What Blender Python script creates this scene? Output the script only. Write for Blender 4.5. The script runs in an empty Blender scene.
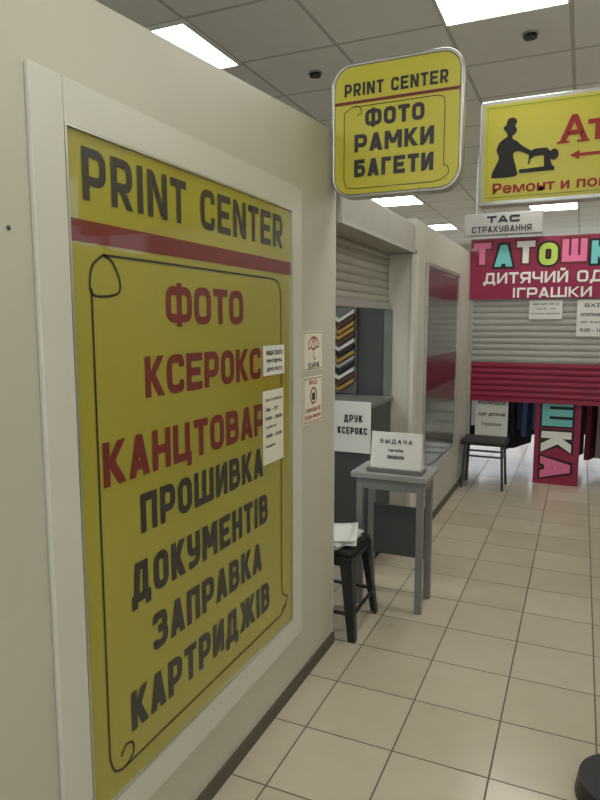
import bpy, bmesh, math, random
from mathutils import Vector, Matrix
random.seed(4)
S=bpy.context.scene
COL=S.collection
try: S.view_settings.view_transform='Standard'
except Exception: pass

# ------------------------------------------------------------ materials
def srgb(r,g,b):
    f=lambda c:(c/255/12.92) if c/255<=.04045 else ((c/255+.055)/1.055)**2.4
    return (f(r),f(g),f(b),1)
def mat(name,rgb,rough=.6,metal=0,noise=.06,nscale=6,coat=0,coatr=.05,bump=0,spec=.5,emit=0,alpha=1):
    m=bpy.data.materials.new(name); m.use_nodes=True
    nt=m.node_tree; b=nt.nodes['Principled BSDF']; c=srgb(*rgb)
    tc=nt.nodes.new('ShaderNodeTexCoord'); n=nt.nodes.new('ShaderNodeTexNoise')
    n.inputs['Scale'].default_value=nscale; n.inputs['Detail'].default_value=5
    nt.links.new(tc.outputs['Object'],n.inputs['Vector'])
    r=nt.nodes.new('ShaderNodeValToRGB')
    r.color_ramp.elements[0].position=.3; r.color_ramp.elements[1].position=.7
    r.color_ramp.elements[0].color=tuple(v*(1-noise) for v in c[:3])+(1,)
    r.color_ramp.elements[1].color=tuple(min(1,v*(1+noise)) for v in c[:3])+(1,)
    nt.links.new(n.outputs['Fac'],r.inputs['Fac']); nt.links.new(r.outputs['Color'],b.inputs['Base Color'])
    b.inputs['Roughness'].default_value=rough; b.inputs['Metallic'].default_value=metal
    b.inputs['Coat Weight'].default_value=coat; b.inputs['Coat Roughness'].default_value=coatr
    b.inputs['Specular IOR Level'].default_value=spec
    if emit:
        b.inputs['Emission Color'].default_value=c; b.inputs['Emission Strength'].default_value=emit
    if bump:
        bp=nt.nodes.new('ShaderNodeBump'); bp.inputs['Strength'].default_value=bump; bp.inputs['Distance'].default_value=.01
        nt.links.new(n.outputs['Fac'],bp.inputs['Height']); nt.links.new(bp.outputs['Normal'],b.inputs['Normal'])
    return m
def gridmat(name,size,ox,oy,lw,tile,tile2,grout,rough,coat=0,vary=.1,bump=.3,stain=None):
    m=bpy.data.materials.new(name); m.use_nodes=True
    nt=m.node_tree; N=nt.nodes; L=nt.links; b=N['Principled BSDF']
    g=N.new('ShaderNodeNewGeometry'); sp=N.new('ShaderNodeSeparateXYZ'); L.new(g.outputs['Position'],sp.inputs[0])
    def math_(op,a,bv=None):
        n=N.new('ShaderNodeMath'); n.operation=op
        for i,v in enumerate((a,bv)):
            if v is None: continue
            if isinstance(v,(int,float)): n.inputs[i].default_value=v
            else: L.new(v,n.inputs[i])
        return n.outputs[0]
    ms=[];fl=[]
    for ax,o in (('X',ox),('Y',oy)):
        u=math_('DIVIDE',math_('SUBTRACT',sp.outputs[ax],o),size)
        f=math_('FRACT',u); fl.append(math_('FLOOR',u))
        d=math_('ABSOLUTE',math_('SUBTRACT',f,.5))
        ms.append(math_('GREATER_THAN',d,.5-lw/size/2))
    mk=math_('MAXIMUM',ms[0],ms[1])
    cb=N.new('ShaderNodeCombineXYZ'); L.new(fl[0],cb.inputs[0]); L.new(fl[1],cb.inputs[1])
    wn=N.new('ShaderNodeTexWhiteNoise'); wn.noise_dimensions='3D'; L.new(cb.outputs[0],wn.inputs['Vector'])
    no=N.new('ShaderNodeTexNoise'); no.inputs['Scale'].default_value=9; no.inputs['Detail'].default_value=6; L.new(g.outputs['Position'],no.inputs['Vector'])
    s=math_('ADD',math_('MULTIPLY',wn.outputs['Value'],.5),math_('MULTIPLY',no.outputs['Fac'],.5))
    mx=N.new('ShaderNodeMix'); mx.data_type='RGBA'; L.new(s,mx.inputs[0]); mx.inputs[6].default_value=srgb(*tile); mx.inputs[7].default_value=srgb(*tile2)
    mx2=N.new('ShaderNodeMix'); mx2.data_type='RGBA'; L.new(mk,mx2.inputs[0]); L.new(mx.outputs[2],mx2.inputs[6]); mx2.inputs[7].default_value=srgb(*grout)
    L.new(mx2.outputs[2],b.inputs['Base Color'])
    rr=math_('ADD',math_('MULTIPLY',mk,.4),math_('ADD',math_('MULTIPLY',no.outputs['Fac'],.12),rough))
    L.new(rr,b.inputs['Roughness']); b.inputs['Coat Weight'].default_value=coat
    bp=N.new('ShaderNodeBump'); bp.invert=True; bp.inputs['Strength'].default_value=bump; bp.inputs['Distance'].default_value=.003
    L.new(mk,bp.inputs['Height']); L.new(bp.outputs['Normal'],b.inputs['Normal'])
    return m

M_wall=mat('cream_painted_wall',(192,189,173),.42,noise=.04,nscale=1.5,bump=.05)
M_frame=mat('cream_frame_paint',(205,203,190),.35,noise=.03,nscale=2)
M_alu=mat('aluminium_trim',(190,190,185),.3,.8,noise=.05)
M_sign=mat('yellow_print',(158,150,42),.35,noise=.07,nscale=1.2,coat=1,coatr=.03)
M_signy=mat('yellow_plastic',(204,194,62),.35,noise=.03,nscale=3)
M_red=mat('red_print',(112,24,26),.4,noise=.05,coat=.5)
M_blk=mat('black_print',(34,31,32),.4,noise=.05,coat=.5)
M_ink=mat('black_ink',(28,26,26),.6)
M_redink=mat('red_ink',(160,30,25),.5)
M_paper=mat('white_paper',(226,226,220),.7,noise=.03)
M_paper2=mat('aged_paper',(226,222,204),.7,noise=.04)
M_dark=mat('dark_skirting',(84,74,64),.5)
M_grey=mat('grey_laminate',(112,112,108),.5,noise=.05)
M_dgrey=mat('dark_grey_panel',(72,74,74),.5,noise=.05)
M_slat=mat('shutter_slat_grey',(172,170,164),.4,.2,noise=.05)
M_slatb=mat('shutter_slat_beige',(164,161,148),.45,.1,noise=.05)
M_mag=mat('crimson_slat',(142,26,60),.4,noise=.06)
M_reflect=mat('dark_magenta_reflection',(92,40,54),.3,noise=.15)  # flat colour for the shutter reflection painted on the shop window
M_banner=mat('magenta_banner',(150,34,72),.5,noise=.06)
M_pink=mat('pink_letters',(236,120,165),.5)
M_cyan=mat('cyan_letters',(120,205,205),.5)
M_lime=mat('lime_letters',(190,215,90),.5)
M_white=mat('white_letters',(240,240,235),.5)
M_table=mat('table_grey_top',(150,150,146),.4,noise=.05)
M_leg=mat('table_leg_grey',(128,130,128),.4,.3)
M_blackpl=mat('black_plastic',(26,26,28),.35,noise=.1)
M_seat=mat('dark_seat_vinyl',(42,38,38),.5)
M_gold=mat('gold_moulding',(190,150,70),.3,.5)
M_wood=mat('brown_moulding',(90,52,30),.4)
M_glass=mat('dim_window_glass',(92,94,86),.22,noise=.15,nscale=2,coat=.4,coatr=.1)
M_light=mat('led_panel_diffuser',(250,250,245),.5,noise=0,emit=11)
M_cloth=[mat('cloth_navy',(38,48,78),.9,bump=.4),mat('cloth_black',(30,30,34),.9,bump=.4),mat('cloth_blue',(70,95,135),.9,bump=.4),mat('cloth_grey',(140,138,135),.9),mat('cloth_wine',(110,40,55),.9),mat('cloth_white',(210,210,212),.9)]
M_floor=gridmat('floor_tiles',.33,-.54,2.01,.006,(202,192,171),(182,171,149),(98,88,75),.15,bump=.5)
M_ceil=gridmat('ceiling_tiles',.60,-1.925,2.87,.022,(228,227,219),(216,214,206),(180,178,170),.85,bump=.2)
M_shopwall=mat('shop_wall_paint',(205,205,198),.7)

# ------------------------------------------------------------ mesh helpers
def group(name,loc=(0,0,0)):
    e=bpy.data.objects.new(name,None); e.empty_display_size=.1; e.location=loc; COL.objects.link(e); return e
def mesh(name,verts,faces,m,parent=None,smooth=False):
    me=bpy.data.meshes.new(name); me.from_pydata([tuple(v) for v in verts],[],faces); me.update()
    o=bpy.data.objects.new(name,me); COL.objects.link(o)
    if m: me.materials.append(m)
    if smooth:
        for p in me.polygons: p.use_smooth=True
    if parent: o.parent=parent
    return o
def box(name,x0,x1,y0,y1,z0,z1,m,parent=None,bev=0):
    v=[(x,y,z) for x in(x0,x1) for y in(y0,y1) for z in(z0,z1)]
    f=[(0,1,3,2),(4,6,7,5),(0,4,5,1),(2,3,7,6),(0,2,6,4),(1,5,7,3)]
    o=mesh(name,v,f,m,parent)
    if bev:
        b=o.modifiers.new('bev','BEVEL'); b.width=bev; b.segments=3; b.limit_method='ANGLE'
    return o
def tube(name,pts,r,m,parent=None,cyc=False,res=3):
    c=bpy.data.curves.new(name,'CURVE'); c.dimensions='3D'; c.bevel_depth=r; c.bevel_resolution=res
    s=c.splines.new('POLY'); s.points.add(len(pts)-1)
    for p,q in zip(s.points,pts): p.co=(*q,1)
    s.use_cyclic_u=cyc; c.use_fill_caps=True
    o=bpy.data.objects.new(name+'_c',c); COL.objects.link(o)
    dg=bpy.context.evaluated_depsgraph_get(); me=bpy.data.meshes.new_from_object(o.evaluated_get(dg))
    bpy.data.objects.remove(o); me.name=name
    o=bpy.data.objects.new(name,me); COL.objects.link(o); me.materials.clear(); me.materials.append(m)
    for p in me.polygons: p.use_smooth=True
    if parent: o.parent=parent
    return o
def cyl(name,c,r,h,m,parent=None,r2=None,seg=32,axis='Z'):
    bm=bmesh.new(); bmesh.ops.create_cone(bm,cap_ends=True,segments=seg,radius1=r,radius2=r if r2 is None else r2,depth=h)
    me=bpy.data.meshes.new(name)
    if axis=='Y': bmesh.ops.rotate(bm,verts=bm.verts,matrix=Matrix.Rotation(math.pi/2,3,'X'))
    bmesh.ops.translate(bm,verts=bm.verts,vec=c); bm.to_mesh(me); bm.free(); me.materials.append(m)
    o=bpy.data.objects.new(name,me); COL.objects.link(o)
    if parent: o.parent=parent
    return o
# plane mapping: 'X' = on a wall facing +x (u=y) ; 'Y' = facing -y (u=x)
def P(pl,d,u,v): return (d,u,v) if pl=='X' else (u,d,v)
def OFF(pl,d,e): return d+e if pl=='X' else d-e
def text(name,s,pl,d,u0,u1,v0,v1,m,parent=None,bold=.0,rot=0):
    # lettering: glyph outlines, emboldened by overprinting slightly shifted copies
    c=bpy.data.curves.new(name,'FONT'); c.body=s; c.resolution_u=4
    o=bpy.data.objects.new(name+'_t',c); COL.objects.link(o)
    dg=bpy.context.evaluated_depsgraph_get(); me=bpy.data.meshes.new_from_object(o.evaluated_get(dg)); bpy.data.objects.remove(o)
    base=[v.co.copy() for v in me.vertices]
    if not base: return None
    faces0=[tuple(p.vertices) for p in me.polygons]
    ax=min(q.x for q in base); bx=max(q.x for q in base); ay=min(q.y for q in base); by=max(q.y for q in base)
    n=8 if bold>0 else 1
    sy=(v1-v0)/(by-ay); off=min(bold*sy,(u1-u0)*.2)
    kx=(u1-u0-2*off)/(bx-ax); ky=(v1-v0-2*off)/(by-ay)
    vs=[];fs=[]
    for k in range(n):
        dx=off*math.cos(2*math.pi*k/8+.39) if bold else 0; dy=off*math.sin(2*math.pi*k/8+.39) if bold else 0
        b0=len(vs); dd=OFF(pl,d,k*.00004)
        for q in base: vs.append(P(pl,dd,u0+off+(q.x-ax)*kx+dx,v0+off+(q.y-ay)*ky+dy))
        fs+=[tuple(i+b0 for i in f) for f in faces0]
    bpy.data.meshes.remove(me)
    return mesh(name,vs,fs,m,parent)

# ---- own condensed sign lettering (stroke-built capitals) -----------------
def fillet(pts,r,closed=False,n=6):
    out=[];N=len(pts)
    for i,p in enumerate(pts):
        rr=r if len(p)<3 else p[2]
        if (not closed and i in(0,N-1)) or rr==0: out.append(p[:2]); continue
        a=Vector(pts[i-1][:2]);b=Vector(p[:2]);c=Vector(pts[(i+1)%N][:2])
        d1=(a-b);d2=(c-b); q=min(rr,d1.length*.5,d2.length*.5)
        s=b+d1.normalized()*q; e=b+d2.normalized()*q
        for k in range(n+1):
            t=k/n; o_=s*(1-t)**2+b*2*t*(1-t)+e*t*t; out.append((o_.x,o_.y))
    return out
WID=dict(І=.2,I=.2,Ж=.95,Ш=.92,М=.78,M=.78,Д=.72,Ф=.84,Ц=.66,Т=.56,T=.56,Г=.50,Л=.62,Х=.64,Я=.6,N=.64)
WID[' ']=.3
def glyph(ch,w,t):
    h=t/2; L=h;R=w-h;B=h;T=1-h; r=.2; S_=[];Q=[]
    def s(*p,r=0,c=False): S_.append((fillet(list(p),r,c),c))
    def q(x0,y0,x1,y1,tt=None): 
        tt=tt or t*1.08; Q.append([(x0-tt/2,y0),(x0+tt/2,y0),(x1+tt/2,y1),(x1-tt/2,y1)])
    lat={'P':'Р','C':'С','E':'Е','T':'Т','I':'І','M':'М','A':'А','K':'К','O':'О','B':'В','H':'Н'}; ch=lat.get(ch,ch)
    if ch=='О': s((L,B),(R,B),(R,T),(L,T),r=.24,c=True)
    elif ch=='С': s((R,.33),(R,B),(L,B),(L,T),(R,T),(R,.67),r=.24)
    elif ch=='П': s((L,0),(L,T),(R,T),(R,0))
    elif ch=='Г': s((L,0),(L,T),(w,T))
    elif ch=='Р': s((L,0),(L,1)); s((L,T),(R,T),(R,.38),(L,.38),r=.2)
    elif ch=='R': s((L,0),(L,1)); s((L,T),(R,T),(R,.42),(L,.42),r=.2); q(R,0,w*.45,.44)
    elif ch=='Я': s((R,0),(R,1)); s((R,T),(L,T),(L,.42),(R,.42),r=.2); q(L,0,w*.55,.44)
    elif ch=='К': s((L,0),(L,1)); q(L+h*.9,.46,R-.01,1,t*1.2); q(R,0,L+h*1.2,.58,t*1.25)
    elif ch=='Е': s((w,T),(L,T),(L,B),(w,B)); s((L,.5),(w*.88,.5))
    elif ch=='А': q(h,0,w/2,1,t*1.1); q(w-h,0,w/2,1,t*1.1); s((w*.2,.27),(w*.8,.27))
    elif ch=='Н': s((L,0),(L,1)); s((R,0),(R,1)); s((L,.5),(R,.5))
    elif ch=='Ц': R2=R-.07; s((L,1),(L,B),(w,B)); s((R2,1),(R2,0)); s((R,B),(R,-.17))
    elif ch=='Т': s((0,T),(w,T)); s((w/2,0),(w/2,T))
    elif ch=='В': s((L,0),(L,1)); s((L,T),(R-.04,T),(R-.04,.52),(L,.52),r=.17); s((L,.52),(R,.52),(R,B),(L,B),r=.2)
    elif ch=='Б': s((w*.93,T),(L,T),(L,0)); s((L,.57),(R,.57),(R,B),(L,B),r=.2)
    elif ch=='Ш': s((L,1),(L,B),(R,B),(R,1)); s((w/2,B),(w/2,1))
    elif ch in 'ИЙ':
        s((L,0),(L,1)); s((R,0),(R,1)); q(L+h*.6,.08,R-h*.6,.92,t)
        if ch=='Й': s((w*.28,1.2),(w*.5,1.1),(w*.72,1.2),r=.1)
    elif ch=='N': s((L,0),(L,1)); s((R,0),(R,1)); q(R-h*.6,.04,L+h*.6,.96,t)
    elif ch=='Д': s((L-.0,-.15),(L,B),(R,B),(R,-.15)); q(w*.24,B,w*.34,1,t); s((w*.34-h,T),(R-.1,T)); s((R-.1-h*.0,B),(R-.1,1))
    elif ch=='І': s((w/2,0),(w/2,1))
    elif ch=='М': s((L,0),(L,1)); s((R,0),(R,1)); q(w/2,.3,L+h*.4,1,t*1.05); q(w/2,.3,R-h*.4,1,t*1.05)
    elif ch=='У': s((L,1),(L,.45),(R,.45),r=.2); s((R,1),(R,B),(w*.1,B),r=.22)
    elif ch=='З': s((L,.72),(L,T),(R-.02,T),(R-.02,.52),(w*.35,.52),r=.17); s((w*.35,.52),(R,.52),(R,B),(L,B),(L,.28),r=.2)
    elif ch=='Ж':
        s((w/2,0),(w/2,1))
        q(w/2+h,.46,R-.01,1,t*1.1); q(R,0,w/2+h,.56,t*1.15); q(w/2-h,.46,L+.01,1,t*1.1); q(L,0,w/2-h,.56,t*1.15)
    elif ch=='Ф': s((w/2,-.06),(w/2,1.06)); s((L,.16),(R,.16),(R,.86),(L,.86),r=.22,c=True)
    elif ch=='Х': q(h,0,w-h,1,t*1.15); q(w-h,0,h,1,t*1.15)
    elif ch=='Ч': s((L,1),(L,.42),(R,.42),r=.2); s((R,0),(R,1))
    return S_,Q
def sign(name,st,pl,d,u0,u1,v0,v1,m,parent=None,t=.2,gap=.12,rot=False,grow=0):
    """capital lettering filling u0..u1 x v0..v1 ; t = stroke/height ; rot = turned 90deg clockwise"""
    if rot: H=u1-u0; W=v1-v0
    else: H=v1-v0; W=u1-u0
    tot=sum(WID.get(c,.6) for c in st); n=len(st)
    k=(W/H-gap*(n-1))/tot
    vs=[];fs=[];x=0;lay=0
    def put(px,py):
        X=px*H;Y=py*H
        return (u0+Y,v1-X) if rot else (u0+X,v0+Y)
    for ch in st:
        w=WID.get(ch,.6)*k
        S_,Q=glyph(ch,max(w,t),t)
        for pts,closed in S_:
            lay+=1; dd=OFF(pl,d,lay%9*.00005); N=len(pts); b0=len(vs); hw=(t/2+grow)
            for i,p in enumerate(pts):
                a=pts[i-1] if (closed or i>0) else None; b=pts[(i+1)%N] if (closed or i<N-1) else None
                p_=Vector(p)
                d1=(p_-Vector(a)) if a is not None else None; d2=(Vector(b)-p_) if b is not None else None
                if d1 is not None and d1.length<1e-6: d1=None
                if d2 is not None and d2.length<1e-6: d2=None
                if d1 is None and d2 is None: d1=Vector((1,0))
                e1=(d1 or d2).normalized(); e2=(d2 or d1).normalized()
                n1=Vector((-e1.y,e1.x)); n2=Vector((-e2.y,e2.x)); nn=(n1+n2)
                nn=nn.normalized() if nn.length>1e-6 else n1
                sc=1/max(.45,nn.dot(n1)); q_=p_.copy()
                if grow and not closed:
                    if i==0: q_-=e2*grow
                    if i==N-1: q_+=e1*grow
                for sg in(1,-1):
                    z=q_+nn*hw*sc*sg; uu,vv=put(x+z.x,z.y); vs.append(P(pl,dd,uu,vv))
            for i in range(N if closed else N-1):
                j=(i+1)%N; fs.append((b0+2*i,b0+2*i+1,b0+2*j+1,b0+2*j))
        for quad in Q:
            lay+=1; dd=OFF(pl,d,lay%9*.00005); b0=len(vs)
            gs=[(-grow,-grow),(grow,-grow),(grow,grow),(-grow,grow)]
            if quad[0][1]>quad[2][1]: gs=[(-grow,grow),(grow,grow),(grow,-grow),(-grow,-grow)]
            for (px,py),(gx,gy) in zip(quad,gs):
                uu,vv=put(x+px+gx*1.1,py+gy); vs.append(P(pl,dd,uu,vv))
            fs.append((b0,b0+1,b0+2,b0+3))
        x+=w+gap
    return mesh(name,vs,fs,m,parent)

def poly(name,pts,pl,d,m,parent=None,thick=0):
    n=len(pts); vs=[P(pl,d,*p) for p in pts]
    bm=bmesh.new(); bv=[bm.verts.new(v) for v in vs]; f=bm.faces.new(bv)
    if thick:
        r=bmesh.ops.extrude_face_region(bm,geom=[f]); vv=[e for e in r['geom'] if isinstance(e,bmesh.types.BMVert)]
        bmesh.ops.translate(bm,verts=vv,vec=(-thick,0,0) if pl=='X' else (0,thick,0))
    bmesh.ops.recalc_face_normals(bm,faces=bm.faces)
    bmesh.ops.triangulate(bm,faces=[f for f in bm.faces if len(f.verts)>4])
    me=bpy.data.meshes.new(name); bm.to_mesh(me); bm.free(); me.materials.append(m)
    o=bpy.data.objects.new(name,me); COL.objects.link(o)
    if parent: o.parent=parent
    return o
def rrect(u0,u1,v0,v1,r,n=8):
    out=[]
    for cx,cy,a in ((u1-r,v1-r,0),(u0+r,v1-r,90),(u0+r,v0+r,180),(u1-r,v0+r,270)):
        for i in range(n+1):
            t=math.radians(a+90*i/n); out.append((cx+r*math.cos(t),cy+r*math.sin(t)))
    return out
def smooth_pts(pts,n=6):
    out=[]
    for i in range(len(pts)-1):
        p0=pts[max(i-1,0)];p1=pts[i];p2=pts[i+1];p3=pts[min(i+2,len(pts)-1)]
        for k in range(n):
            t=k/n
            out.append(tuple(.5*((2*p1[j])+(-p0[j]+p2[j])*t+(2*p0[j]-5*p1[j]+4*p2[j]-p3[j])*t*t+(-p0[j]+3*p1[j]-3*p2[j]+p3[j])*t**3) for j in (0,1)))
    out.append(pts[-1]); return out
def stroke(name,pts,pl,d,w,m,parent=None,cyc=False):
    vs=[];fs=[];n=len(pts)
    for i,p in enumerate(pts):
        a=pts[(i-1)%n] if (cyc or i>0) else p; b=pts[(i+1)%n] if (cyc or i<n-1) else p
        t=Vector((b[0]-a[0],b[1]-a[1])); t=t.normalized() if t.length else Vector((1,0)); nn=Vector((-t.y,t.x))*w/2
        vs.append(P(pl,d,p[0]+nn.x,p[1]+nn.y)); vs.append(P(pl,d,p[0]-nn.x,p[1]-nn.y))
    k=n if cyc else n-1
    for i in range(k):
        j=(i+1)%n; fs.append((2*i,2*i+1,2*j+1,2*j))
    return mesh(name,vs,fs,m,parent)
def notice(name,pl,d,u0,u1,v0,v1,m,lines,ink=M_ink,icon=None,bold=.02):
    g=group(name)
    if pl=='X': box('sheet',d-.001,d+.002,u0,u1,v0,v1,m,g)
    else: box('sheet',u0,u1,d-.002,d+.001,v0,v1,m,g)
    dd=OFF(pl,d,.003); w=u1-u0;h=v1-v0
    for i,(s,a,b,c,e) in enumerate(lines):
        text('line_%d'%i,s,pl,dd,u0+w*a,u0+w*b,v0+h*c,v0+h*e,ink,g,bold=bold)
    return g

# ------------------------------------------------------------ shell
box('floor',-5,2.2,-3,13,-.1,0,M_floor)
box('ceiling',-5,2.2,-3,13,3.03,3.13,M_ceil)
box('wall_outer_left',-5.1,-5,-3,13,0,3.03,M_shopwall)
box('wall_far',-5,-2.2,13,13.1,0,3.03,M_shopwall)
box('wall_far_lower',-2.2,1.5,13,13.1,0,.25,M_shopwall)
box('wall_far_upper',-2.2,1.5,13,13.1,2.5,3.03,M_shopwall)
for i,x in enumerate((-2.2,-.98,.24,1.44)): box('trim_%d'%(i+1),x,x+.06,13.0,13.08,.25,2.5,M_alu)
# right wall with a high transom window (its reflection shows in the glazed poster)
box('wall_right',1.5,1.6,-3,3.5,0,3.03,M_wall)
box('wall_right_far',1.5,1.6,4.7,13,0,3.03,M_wall)
box('wall_right_lower',1.5,1.6,3.5,4.7,0,2.05,M_wall)
box('wall_right_upper',1.5,1.6,3.5,4.7,2.65,3.03,M_wall)
g=group('window_2')
for k,(a,b,c,e) in enumerate(((3.5,3.55,2.05,2.65),(4.65,4.7,2.05,2.65),(4.07,4.12,2.05,2.65),(3.55,4.65,2.05,2.09),(3.55,4.65,2.61,2.65))):
    box('frame_%d'%k,1.52,1.58,a,b,c,e,M_frame,g)
WX=-1.01
prof=[(-3,0),(2.64,0),(2.64,2.315),(1.165,2.2),(-3,2.2)]
poly('wall_left',prof,'X',WX,M_wall,thick=.12)
box('baseboard_left',WX,WX+.012,-3,2.64,0,.05,M_dark)
FX=-.985
box('wall_left_far',-1.10,FX,4.0,6.2,0,2.15,M_wall)
box('baseboard_left_far',FX,FX+.012,4.07,6.1,0,.05,M_dark)
box('wall_kiosk_side',-3.2,-1.15,4.0,4.08,0,2.15,M_dgrey)
box('wall_kiosk_back',-3.3,-3.2,-3,6.2,0,2.15,M_dgrey)
box('trim_jamb',-1.15,-1.0,3.985,4.0,0,1.93,M_wall)
box('trim_jamb_face',-1.0,-.975,3.97,4.06,0,1.93,M_frame)
box('trim_wall_end',-1.13,-1.008,2.64,2.652,0,2.315,M_frame)

# ------------------------------------------------------------ ceiling lights & spots
for cx in (-4.025,-2.225,-.425,1.12):
    for cy in (-1.63,.77,3.17,5.57,7.97,10.37):
        if cx==-.425 and cy==7.97: cy=9.17
        elif cx==-.425 and cy==10.37: continue
        g=group('ceiling_light_panel')
        box('diffuser',cx-.285,cx+.285,cy-.285,cy+.285,3.018,3.03,M_light,g)
        for k,(a,b,c,d) in enumerate(((-.3,.3,-.3,-.285),(-.3,.3,.285,.3),(-.3,-.285,-.285,.285),(.285,.3,-.285,.285))):
            box('rim_%d'%k,cx+a,cx+b,cy+c,cy+d,3.012,3.03,M_frame,g)
for x,y in ((-1.58,3.78),(-.33,3.76),(-2.3,4.7),(-.95,5.2),(-2.1,6.6),(-.6,7.2)):
    g=group('ceiling_downlight'); cyl('can',(x,y,3.02),.035,.03,M_ink,g); cyl('ring',(x,y,3.026),.045,.008,M_slat,g)

# ------------------------------------------------------------ big poster
g=group('framed_poster'); Y0,Y1,Z0,Z1=1.05,2.165,.33,1.907
box('panel',WX,-1.003,Y0,Y1,Z0,Z1,M_sign,g)
fw=.095; FF=-.996
box('frame_left',WX,FF,Y0-fw,Y0-.006,Z0-fw,Z1+fw,M_frame,g,.004)
box('frame_right',WX,FF,Y1+.006,Y1+fw,Z0-fw,Z1+fw,M_frame,g,.004)
box('frame_top',WX,FF-.0001,Y0-.007,Y1+.007,Z1+.006,Z1+fw,M_frame,g)
box('frame_bottom',WX,FF-.0001,Y0-.007,Y1+.007,Z0-fw,Z0-.006,M_frame,g)
for k,(a,b,c,d) in enumerate(((Y0-.006,Y0,Z0,Z1),(Y1,Y1+.006,Z0,Z1),(Y0-.006,Y1+.006,Z1,Z1+.006),(Y0-.006,Y1+.006,Z0-.006,Z0))):
    box('bead_%d'%k,WX,-.9965,a,b,c,d,M_alu,g)
D=-1.0015
sign('title','PRINT CENTER','X',D,1.095,2.095,1.765,1.878,M_blk,g,.185,.15)
poly('red_band',[(Y0,1.675),(Y1,1.675),(Y1,1.722),(Y0,1.722)],'X',D,M_red,g)
for i,(s,a,b,c,e,m) in enumerate((
 ('ФОТО',1.385,1.80,1.495,1.60,M_red),('КСЕРОКС',1.29,1.92,1.31,1.415,M_red),('КАНЦТОВАРИ',1.125,2.04,1.115,1.222,M_red),
 ('ПРОШИВКА',1.255,1.93,.965,1.067,M_blk),('ДОКУМЕНТІВ',1.21,1.965,.79,.895,M_blk),('ЗАПРАВКА',1.29,1.915,.627,.73,M_blk),('КАРТРИДЖІВ',1.194,1.975,.458,.563,M_blk))):
    sign('line_%d'%i,s,'X',D,a,b,c,e,m,g,.215,.13)
stroke('scroll_top',smooth_pts([(1.165,1.56),(1.2,1.57),(1.205,1.60),(1.18,1.64),(1.15,1.652)])+[(1.3,1.653),(2.0,1.653)]+smooth_pts([(2.03,1.652),(2.06,1.64),(2.075,1.61),(2.08,1.57)])+smooth_pts([(2.08,.50),(2.085,.47),(2.11,.45),(2.13,.44),(2.12,.415),(2.08,.405)]),'X',D,.006,M_blk,g)
stroke('scroll_left',smooth_pts([(1.15,1.652),(1.115,1.625),(1.105,1.58),(1.12,1.56),(1.165,1.56)]),'X',D,.006,M_blk,g)
stroke('scroll_side',[(1.11,1.575)]+smooth_pts([(1.11,.44),(1.125,.40),(1.16,.385),(1.195,.40),(1.195,.43),(1.17,.44),(1.15,.42)]),'X',D,.006,M_blk,g)
stroke('scroll_bottom',[(1.16,.385)]+smooth_pts([(2.06,.385),(2.10,.395),(2.125,.42)]),'X',D,.006,M_blk,g)
notice('paper_notice','X',-1.0,1.935,2.10,1.315,1.42,M_paper,[('НАША ПОШТА',.1,.9,.68,.84),('PRINT@MAIL',.12,.88,.40,.56),('ДРУК ФОТО',.12,.88,.12,.28)])
notice('paper_notice','X',-1.0,1.93,2.09,1.0,1.262,M_paper2,[('графік роботи',.1,.9,.85,.9),('пн - пт',.1,.7,.72,.77),('9:00 - 18:00',.1,.9,.6,.65),('субота',.1,.6,.48,.53),('10:00 - 15:00',.1,.9,.36,.41),('неділя',.1,.55,.22,.27)])
# wall stickers
gu=notice('umbrella_sticker','X',WX,2.295,2.50,1.305,1.465,M_paper2,[('БУРЯ',.25,.8,.06,.2)])
cx,cz=2.40,1.40; DS=WX+.0035
um=[(cx-.055,cz-.01)]+[(cx+.055*math.cos(math.radians(180-i*15)),cz+.042*math.sin(math.radians(180-i*15))) for i in range(1,13)]+[(cx+.03,cz+.0),(cx,cz-.01),(cx-.03,cz+.0)]
stroke('umbrella_canopy',um,'X',DS,.006,M_redink,gu,True)
for k_ in (-.03,0,.03): stroke('umbrella_rib_%d'%int(k_*100+4),[(cx+k_,cz),(cx,cz+.042)],'X',DS+.0002,.004,M_redink,gu)
stroke('umbrella_stick',[(cx,cz),(cx,cz-.045),(cx+.012,cz-.052),(cx+.02,cz-.04)],'X',DS,.005,M_redink,gu)
stroke('border',[(2.301,1.311),(2.494,1.311),(2.494,1.459),(2.301,1.459)],'X',DS,.003,M_grey,gu,True)
gp=notice('rules_sticker','X',WX,2.295,2.50,1.085,1.28,M_paper2,[('ВХІД',.3,.7,.82,.92),('ЗАХОДЬТЕ',.12,.88,.24,.34),('БУДЬ ЛАСКА',.1,.9,.09,.19)],ink=M_redink)
stroke('ring',[(2.40+.032*math.cos(i*.3927),1.20+.032*math.sin(i*.3927)) for i in range(16)],'X',DS,.007,M_redink,gp,True)
poly('pictogram',[(2.385,1.182),(2.415,1.182),(2.412,1.212),(2.388,1.212)],'X',DS,M_ink,gp)
stroke('border',[(2.303,1.093),(2.492,1.093),(2.492,1.272),(2.303,1.272)],'X',DS,.004,M_redink,gp,True)
for (y,z) in ((.90,1.68),(.75,1.30)):
    gg=group('wall_screw'); 
    bm=bmesh.new(); bmesh.ops.create_uvsphere(bm,u_segments=12,v_segments=8,radius=.005); bmesh.ops.scale(bm,verts=bm.verts,vec=(.5,1,1)); bmesh.ops.translate(bm,verts=bm.verts,vec=(WX+.001,y,z))
    me=bpy.data.meshes.new('head'); bm.to_mesh(me); bm.free(); me.materials.append(M_dgrey); o=bpy.data.objects.new('head',me); COL.objects.link(o); o.parent=gg

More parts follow.
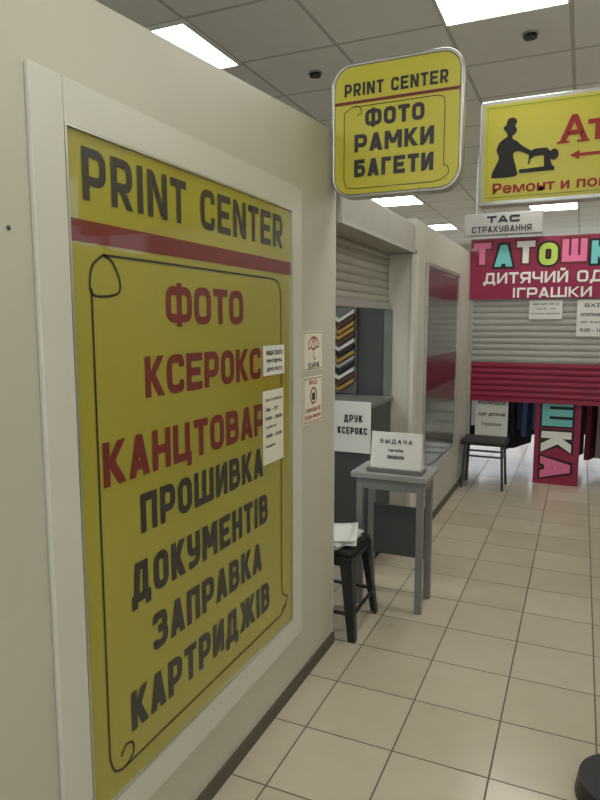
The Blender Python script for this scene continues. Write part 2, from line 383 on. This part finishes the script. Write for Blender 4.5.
# ------------------------------------------------------------ round-corner hanging sign
g=group('hanging_shop_sign')
x0,x1,z0,z1=-1.0,-.46,2.02,2.552; yy=2.58
poly('case',rrect(x0,x1,z0,z1,.085),'Y',yy,M_alu,g,thick=.06)
poly('face',rrect(x0+.014,x1-.014,z0+.014,z1-.014,.073),'Y',yy-.003,M_signy,g)
tube('rim',[P('Y',yy,*p) for p in rrect(x0+.006,x1-.006,z0+.006,z1-.006,.08)],.008,M_alu,g,cyc=True)
box('mount_plate',-1.01,-.985,2.59,2.63,2.12,2.28,M_alu,g)
for zz in (2.16,2.24): box('mount_arm_%d'%int(zz*100),-1.009,-.96,2.60,2.62,zz-.01,zz+.01,M_alu,g)
d=yy-.005
sign('title','PRINT CENTER','Y',d,-.945,-.52,2.422,2.472,M_blk,g,.2,.15)
poly('red_band',[(x0+.014,2.392),(x1-.014,2.392),(x1-.014,2.404),(x0+.014,2.404)],'Y',d,M_red,g)
for i,(s,a,b,c,e) in enumerate((('ФОТО',-.855,-.61,2.297,2.364),('РАМКИ',-.90,-.57,2.20,2.27),('БАГЕТИ',-.90,-.57,2.10,2.17))):
    sign('line_%d'%i,s,'Y',d,a,b,c,e,M_blk,g,.24,.14)
stroke('scroll',smooth_pts([(-.89,2.345),(-.87,2.355),(-.88,2.378),(-.91,2.38),(-.945,2.36)])+[(-.945,2.10)]+smooth_pts([(-.945,2.09),(-.93,2.06),(-.88,2.055)])+[(-.57,2.055)]+smooth_pts([(-.54,2.06),(-.51,2.085),(-.515,2.11),(-.53,2.115)])+smooth_pts([(-.53,2.34),(-.535,2.37),(-.56,2.38)])+[(-.91,2.38)],'Y',d,.003,M_blk,g)

# ------------------------------------------------------------ atelier sign
g=group('tailor_shop_sign'); yy=3.18; a0,a1,b0,b1=-.485,.95,2.05,2.525
box('case',a0,a1,yy,yy+.09,b0,b1,M_alu,g,.008)
poly('face',[(a0+.02,b0+.02),(a1-.02,b0+.02),(a1-.02,b1-.02),(a0+.02,b1-.02)],'Y',yy-.002,M_signy,g)
d=yy-.004
M_green=mat('olive_border',(130,150,60),.5)
stroke('border',[(a0+.035,b0+.035),(a1-.035,b0+.035),(a1-.035,b1-.035),(a0+.035,b1-.035)],'Y',d,.004,M_green,g,True)
text('title','Ателье','Y',d,-.135,.44,2.30,2.42,M_redink,g,.03)
# painted serifs on the title
for k_,(sx,sz,sw) in enumerate(((-.128,2.303,.05),(-.045,2.303,.05),(.045,2.303,.045))):
    poly('serif_%d'%k_,[(sx-sw*.35,sz-.004),(sx+sw*.65,sz-.004),(sx+sw*.65,sz+.006),(sx-sw*.35,sz+.006)],'Y',d-.0006,M_redink,g)
text('subtitle','Ремонт и пошив одежды','Y',d,-.42,.50,2.092,2.15,M_redink,g,.03)
poly('ribbon',[(-.09,2.245),(-.05,2.265),(-.05,2.252),(.5,2.252),(.5,2.265),(.55,2.245),(.5,2.225),(.5,2.238),(-.05,2.238),(-.05,2.225)],'Y',d,M_redink,g)
U=lambda pts:[(-.44+p[0]*.0040,2.175+p[1]*.0041) for p in pts]
woman=U(smooth_pts([(3,0),(30,0),(31,8),(28,18),(27,25),(33,27),(44,22),(48,23),(47,26),(36,33),(31,38),(26,41),(25,44)],3)+smooth_pts([(29,47),(30,51),(28,55),(30,60),(26,64),(20,63),(18,57),(15,54),(18,49),(20,45),(16,42),(11,38),(8,30),(11,22),(8,14),(4,6),(3,0)],3)[:-1])
poly('seamstress_silhouette',woman,'Y',d,M_ink,g)
mach=U([(34,3),(72,3),(72,7),(70,8),(68,12),(67,24),(63,28),(50,28),(46,26),(44,24),(44,15),(43,12),(45,12),(46,17),(50,20),(60,20),(61,8),(34,7)])
poly('sewing_machine_silhouette',mach,'Y',d-.0005,M_ink,g)
poly('sewing_wheel',[(-.44+(71+5*math.cos(i*.5236))*.004,2.175+(20+6*math.sin(i*.5236))*.0041) for i in range(12)],'Y',d-.001,M_ink,g)
box('wall_arm_top',.94,1.5,yy+.03,yy+.06,2.42,2.45,M_alu,g); box('wall_arm_bottom',.94,1.5,yy+.03,yy+.06,2.12,2.15,M_alu,g)

# ------------------------------------------------------------ kiosk roller shutter
def slats(name,pl,d,u0,u1,v0,v1,m,parent,pitch=.055,depth=.010):
    prof=[];n=int(round((v1-v0)/pitch)); p=(v1-v0)/n
    for i in range(n):
        z=v0+i*p
        prof+=[(0,z),(0,z+p*.07),(depth*.7,z+p*.18),(depth,z+p*.5),(depth*.7,z+p*.85),(0,z+p*.95)]
    prof.append((0,v1))
    vs=[];fs=[]
    for e,z in prof:
        dd=OFF(pl,d,e); vs.append(P(pl,dd,u0,z)); vs.append(P(pl,dd,u1,z))
    for i in range(len(prof)-1): fs.append((2*i,2*i+1,2*i+3,2*i+2))
    o=mesh(name,vs,fs,m,parent); s=o.modifiers.new('sol','SOLIDIFY'); s.thickness=.006; return o
g=group('roller_shutter')
box('housing',-1.22,-.99,2.665,4.04,1.935,2.115,M_slatb,g,.012)
box('housing_lip',-1.0,-.985,2.665,4.04,1.935,1.955,M_slat,g)
slats('curtain','X',-1.15,2.70,3.97,1.62,1.94,M_slatb,g,.045)
box('bottom_bar',-1.16,-1.13,2.70,3.97,1.585,1.625,M_alu,g)
box('trim_shutter_guide',-1.17,-1.12,3.965,3.985,0,1.58,M_grey)

# kiosk counter and paper
g=group('kiosk_counter')
box('body',-1.75,-1.12,3.52,3.95,.06,1.0,M_dgrey,g); box('plinth',-1.73,-1.14,3.54,3.93,0,.06,M_ink,g); box('top',-1.78,-1.10,3.49,3.96,1.0,1.025,M_grey,g,.004)
g=notice('printing_notice','Y',3.487,-1.34,-1.10,.735,1.04,M_paper,[])
sign('line_0','ДРУК','Y',3.483,-1.265,-1.15,.918,.96,M_ink,g,.2,.15); sign('line_1','КСЕРОКС','Y',3.483,-1.305,-1.12,.845,.887,M_ink,g,.2,.14)
# frame sample rack
g=group('frame_sample_rack')
box('board',-1.60,-1.36,3.975,3.999,1.03,1.60,M_grey,g)
cm=[M_gold,M_wood,M_paper,M_ink,M_slat,M_gold,M_ink,M_paper,M_wood,M_gold]
for i in range(13):
    z=1.075+i*.038; m=cm[i%10]
    pts=[(-1.58,z+.035),(-1.475,z-.03),(-1.37,z+.035)]
    th=.022
    f=[(pts[0][0],pts[0][1]+th),(pts[1][0],pts[1][1]+th),(pts[2][0],pts[2][1]+th),pts[2],pts[1],pts[0]]
    poly('sample_%d'%i,f,'Y',3.945,m,g,thick=.03)

# ------------------------------------------------------------ small table
g=group('side_table'); tx0,tx1,ty0,ty1,tz=-1.07,-.665,3.05,3.34,.73
box('top',tx0,tx1,ty0,ty1,tz-.03,tz,M_table,g,.006)
box('apron_front',tx0+.03,tx1-.03,ty0+.03,ty0+.045,tz-.09,tz-.03,M_leg,g)
box('apron_back',tx0+.03,tx1-.03,ty1-.045,ty1-.03,tz-.09,tz-.03,M_leg,g)
box('apron_left',tx0+.03,tx0+.045,ty0+.03,ty1-.03,tz-.09,tz-.03,M_leg,g)
box('apron_right',tx1-.045,tx1-.03,ty0+.03,ty1-.03,tz-.09,tz-.03,M_leg,g)
k=0
for x in (tx0+.025,tx1-.06):
    for y in (ty0+.025,ty1-.06):
        k+=1; box('leg_%d'%k,x,x+.035,y,y+.035,0,tz-.03,M_leg,g,.003)
box('shelf_back',tx0+.04,tx1-.04,ty1-.05,ty1-.035,.22,.5,M_dgrey,g)
# white sign card holder on the table
g=group('order_pickup_card')
bx0,bx1,by0,by1=-.98,-.715,3.10,3.18
vs=[(bx0,by0,tz),(bx1,by0,tz),(bx1,by1,tz),(bx0,by1,tz),(bx0,by0+.035,tz+.205),(bx1,by0+.035,tz+.205),(bx1,by1-.035,tz+.205),(bx0,by1-.035,tz+.205)]
o=mesh('body',vs,[(3,2,1,0),(0,1,5,4),(1,2,6,5),(2,3,7,6),(3,0,4,7),(4,5,6,7)],M_paper,g)
box('base_strip',bx0-.012,bx1+.012,by0-.02,by1+.02,tz,tz+.022,M_grey,g)
for i,(s,a,b,z) in enumerate((('В Ы Д А Ч А',.18,.82,.145),('онлайн',.35,.65,.108),('заказов',.33,.67,.072))):
    o=text('line_%d'%i,s,'Y',0,bx0+(bx1-bx0)*a,bx0+(bx1-bx0)*b,z,z+(.026 if i==0 else .017),M_ink,g,.03)
    for v in o.data.vertices: v.co.y=by0+v.co.z/.205*.035-.003+v.co.y; v.co.z+=tz

# ------------------------------------------------------------ plastic stool
def plastic_stool(cx,cy,H=.43,w=.15,wb=.185):
    g=group('plastic_stool')
    box('seat',cx-w,cx+w,cy-w,cy+w,H-.035,H,M_blackpl,g,.014)
    box('skirt',cx-w-.006,cx+w+.006,cy-w-.006,cy+w+.006,H-.06,H-.03,M_blackpl,g,.006)
    k=0
    for sx in(-1,1):
        for sy in(-1,1):
            k+=1
            tx,ty=cx+sx*w,cy+sy*w; bx,by=cx+sx*wb,cy+sy*wb
            v=[];
            for (px,py,z,t) in ((bx,by,0,.035),(tx,ty,H-.03,.06)):
                v+=[(px,py,z),(px-sx*t,py,z),(px-sx*t,py-sy*.012,z),(px-sx*.012,py-sy*.012,z),(px-sx*.012,py-sy*t,z),(px,py-sy*t,z)]
            f=[(i,(i+1)%6,6+(i+1)%6,6+i) for i in range(6)]+[tuple(range(5,-1,-1)),tuple(range(6,12))]
            o=mesh('leg_%d'%k,v,f,M_blackpl,g)
            bm=bmesh.new(); bm.from_mesh(o.data); bmesh.ops.recalc_face_normals(bm,faces=bm.faces); bm.to_mesh(o.data); bm.free()
    ww=wb-.012
    for k2,(a,b) in enumerate((((-1,-1),(1,-1)),((1,-1),(1,1)),((1,1),(-1,1)),((-1,1),(-1,-1)))):
        tube('rail_%d'%k2,[(cx+a[0]*ww*.97,cy+a[1]*ww*.97,.13),(cx+b[0]*ww*.97,cy+b[1]*ww*.97,.13)],.009,M_blackpl,g)
    return g
plastic_stool(-1.09,2.85)
g=group('paper_stack')
for i in range(7):
    a=random.uniform(-.35,.35); cx,cy=-1.08+random.uniform(-.01,.02),2.84+random.uniform(-.02,.02)
    n=6; vs=[];fs=[]
    for u in range(n+1):
        for v in range(n+1):
            x=(u/n-.5)*.20; y=(v/n-.5)*.25
            z=.4315+i*.005+ (.012*abs(math.sin(3*x/.1+i))*(u/n)**2+.01*(v/n)**3)*(i>2)
            vs.append((cx+x*math.cos(a)-y*math.sin(a),cy+x*math.sin(a)+y*math.cos(a),z))
    for u in range(n):
        for v in range(n):
            q=u*(n+1)+v; fs.append((q,q+n+1,q+n+2,q+1))
    o=mesh('sheet_%d'%i,vs,fs,M_paper,g,True); s=o.modifiers.new('s','SOLIDIFY'); s.thickness=.001

# ------------------------------------------------------------ shop window on far left wall
g=group('window_1'); u0,u1,v0,v1=4.33,5.50,.45,1.88
box('glass',FX-.002,FX+.008,u0,u1,v0,v1,M_glass,g)
box('stripe_reflection',FX+.008,FX+.0095,u0+.02,u1-.02,1.02,1.26,M_reflect,g)  # both bands paint the reflection of magenta shutters opposite onto the glass
box('upper_reflection',FX+.008,FX+.0095,u0+.02,u1-.02,1.68,1.86,M_reflect,g)
for k,(a,b,c,e) in enumerate(((u0-.03,u0,v0-.03,v1+.03),(u1,u1+.03,v0-.03,v1+.03),(u0,u1,v1,v1+.03),(u0,u1,v0-.03,v0))):
    box('frame_%d'%k,FX-.002,FX+.018,a,b,c,e,M_alu,g,.003)

# ------------------------------------------------------------ children's shop front
SY=6.15
g=group('roller_shutter'); 
slats('curtain_grey','Y',SY,-.95,1.46,1.13,1.70,M_slat,g,.055)
slats('curtain_crimson','Y',SY,-.95,1.46,.80,1.13,M_mag,g,.055)
box('bottom_bar',-.95,1.46,SY-.02,SY+.02,.765,.805,M_mag,g)
box('guide_left',-.984,-.95,SY-.02,SY+.04,0,2.26,M_slat,g); box('guide_right',1.46,1.5,SY-.02,SY+.04,0,2.26,M_slat,g)
box('housing',-.98,1.49,SY,SY+.25,1.70,2.27,M_slat,g)
g=group('shop_banner')
box('cloth',-.98,.62,SY-.034,SY-.021,1.715,2.26,M_banner,g)
d=SY-.036
cols=[M_pink,M_cyan,M_white,M_lime,M_pink,M_cyan,M_white]
xs=-.955
for i,ch in enumerate('ТАТОШКА'):
    w=.155 if ch!='Ш' else .20
    dz=.012*(-1)**i
    sign('letter_back_%d'%i,ch,'Y',d,xs,xs+w,2.02+dz,2.215+dz,M_ink if i%2 else M_red,g,.27,.1,grow=.10)
    sign('letter_%d'%i,ch,'Y',d-.003,xs,xs+w,2.02+dz,2.215+dz,cols[i],g,.27,.1); xs+=w+.035
sign('line_1','ДИТЯЧИЙ ОДЯГ','Y',d,-.86,.34,1.855,1.955,M_white,g,.2,.14)
sign('line_2','ІГРАШКИ','Y',d,-.60,.06,1.725,1.815,M_white,g,.2,.14)
notice('paper_notice','Y',SY-.02,-.45,-.17,1.53,1.70,M_paper,[('068 567 00 31',.1,.9,.75,.85),('телефон',.2,.8,.5,.6),('магазин переїхав',.08,.92,.25,.35)])
notice('paper_notice','Y',SY-.02,-.05,.25,1.38,1.70,M_paper,[('ВХІД',.2,.8,.78,.9),('оголошення',.1,.9,.55,.64),('графік роботи',.1,.9,.35,.43),('9:00 - 18:00',.1,.9,.12,.22)])
notice('paper_notice','Y',SY+.03,-.90,-.60,.42,.80,M_paper,[('РОЗПРОДАЖ',.08,.92,.78,.9),('одяг дитячий',.08,.92,.5,.62),('іграшки',.2,.8,.25,.36)])
# leaning vertical banner
g=group('roll_banner')
box('cloth',-.36,.03,SY+.06,SY+.075,0.0,1.1,M_banner,g)
for i,(ch,z0,z1,m) in enumerate((('Ш',.55,.80,M_cyan),('К',.31,.50,M_white),('А',.06,.26,M_pink))):
    sign('letter_back_%d'%i,ch,'Y',SY+.059,-.30,-.04,z0,z1,M_ink,g,.25,.1,rot=True,grow=.07)
    sign('letter_%d'%i,ch,'Y',SY+.056,-.30,-.04,z0,z1,m,g,.25,.1,rot=True)
# insurance sign
g=group('insurance_sign'); yy=6.0
box('case',-1.03,-.36,yy,yy+.06,2.28,2.475,M_slat,g,.01)
sign('logo','ТАС','Y',yy-.003,-.83,-.55,2.387,2.447,M_ink,g,.3,.2)
sign('line','СТРАХУВАННЯ','Y',yy-.003,-.96,-.45,2.305,2.36,M_ink,g,.17,.16)
for x in(-.93,-.46): tube('hanger_%d'%int(-x*100),[(x,yy+.03,2.46),(x,yy+.03,3.03)],.005,M_alu,g)
# visitor stool
def chair(cx,cy):
    g=group('visitor_stool'); w,dp,H=.20,.16,.45
    box('seat',cx-w,cx+w,cy-dp,cy+dp,H-.05,H,M_seat,g,.02)
    k=0
    for sx in(-1,1):
        for sy in(-1,1):
            k+=1; tube('leg_%d'%k,[(cx+sx*(w-.04),cy+sy*(dp-.04),H-.04),(cx+sx*(w-.02),cy+sy*(dp-.02),0.0)],.012,M_dgrey,g)
    for sy in(-1,1): tube('stretcher_%d'%(sy+2),[(cx-w+.03,cy+sy*(dp-.03),.30),(cx+w-.03,cy+sy*(dp-.03),.30)],.009,M_dgrey,g)
    for sx in(-1,1): tube('side_rail_%d'%(sx+2),[(cx+sx*(w-.03),cy-dp+.03,.30),(cx+sx*(w-.03),cy+dp-.03,.30)],.009,M_dgrey,g)
chair(-.765,5.9)
# clothes rack inside shop
g=group('clothes_rack')
tube('rail',[(-1.6,7.0,1.35),(1.4,7.0,1.35)],.015,M_alu,g)
for i,x in enumerate((-1.6,-.1,1.4)):
    tube('post_%d'%i,[(x,7.0,1.36),(x,7.0,.02)],.014,M_alu,g); box('foot_%d'%i,x-.02,x+.02,6.75,7.25,0,.03,M_alu,g)
x=-1.5;i=0
while x<1.35:
    zb=random.uniform(.12,.42); vs=[]
    prof=[(0,1.30),(.05,1.31),(.2,1.26),(.24,1.12),(.2,1.0),(.21,zb)]
    L=[(-a,z) for a,z in reversed(prof)]+prof
    ph=random.random()*6
    for s_ in(-1,1):
        for q,(a,z) in enumerate(L): vs.append((x+s_*.022+.008*math.sin(q*1.7+ph)+a*.35,7.0+a,z))
    m_=len(L)
    fs=[tuple(range(m_)),tuple(range(2*m_-1,m_-1,-1))]+[(q,(q+1)%m_,m_+(q+1)%m_,m_+q) for q in range(m_)]
    mesh('garment_%d'%i,vs,fs,random.choice(M_cloth),g); x+=random.uniform(.055,.11); i+=1
# black floor stand lower right
g=group('floor_stand')
cyl('base',(.205,2.08,.03),.155,.06,M_blackpl,g,r2=.145,seg=48)
cyl('collar',(.205,2.08,.09),.05,.06,M_blackpl,g,r2=.022)
tube('pole',[(.205,2.08,.06),(.205,2.08,1.1)],.016,M_blackpl,g)
box('sign_plate',.14,.44,2.065,2.075,1.05,1.40,M_blackpl,g,.004)

# ------------------------------------------------------------ light
w=bpy.data.worlds.new('World'); S.world=w; w.use_nodes=True
w.node_tree.nodes['Background'].inputs[0].default_value=(.86,.92,1,1); w.node_tree.nodes['Background'].inputs[1].default_value=1.5

# ------------------------------------------------------------ camera
cam=bpy.data.cameras.new('camera'); co=bpy.data.objects.new('camera',cam); COL.objects.link(co)
co.location=(0,0,1.5); co.rotation_euler=(math.radians(83),0,math.radians(24))
cam.lens=630/800*36; cam.sensor_width=36; cam.clip_start=.02
S.camera=co
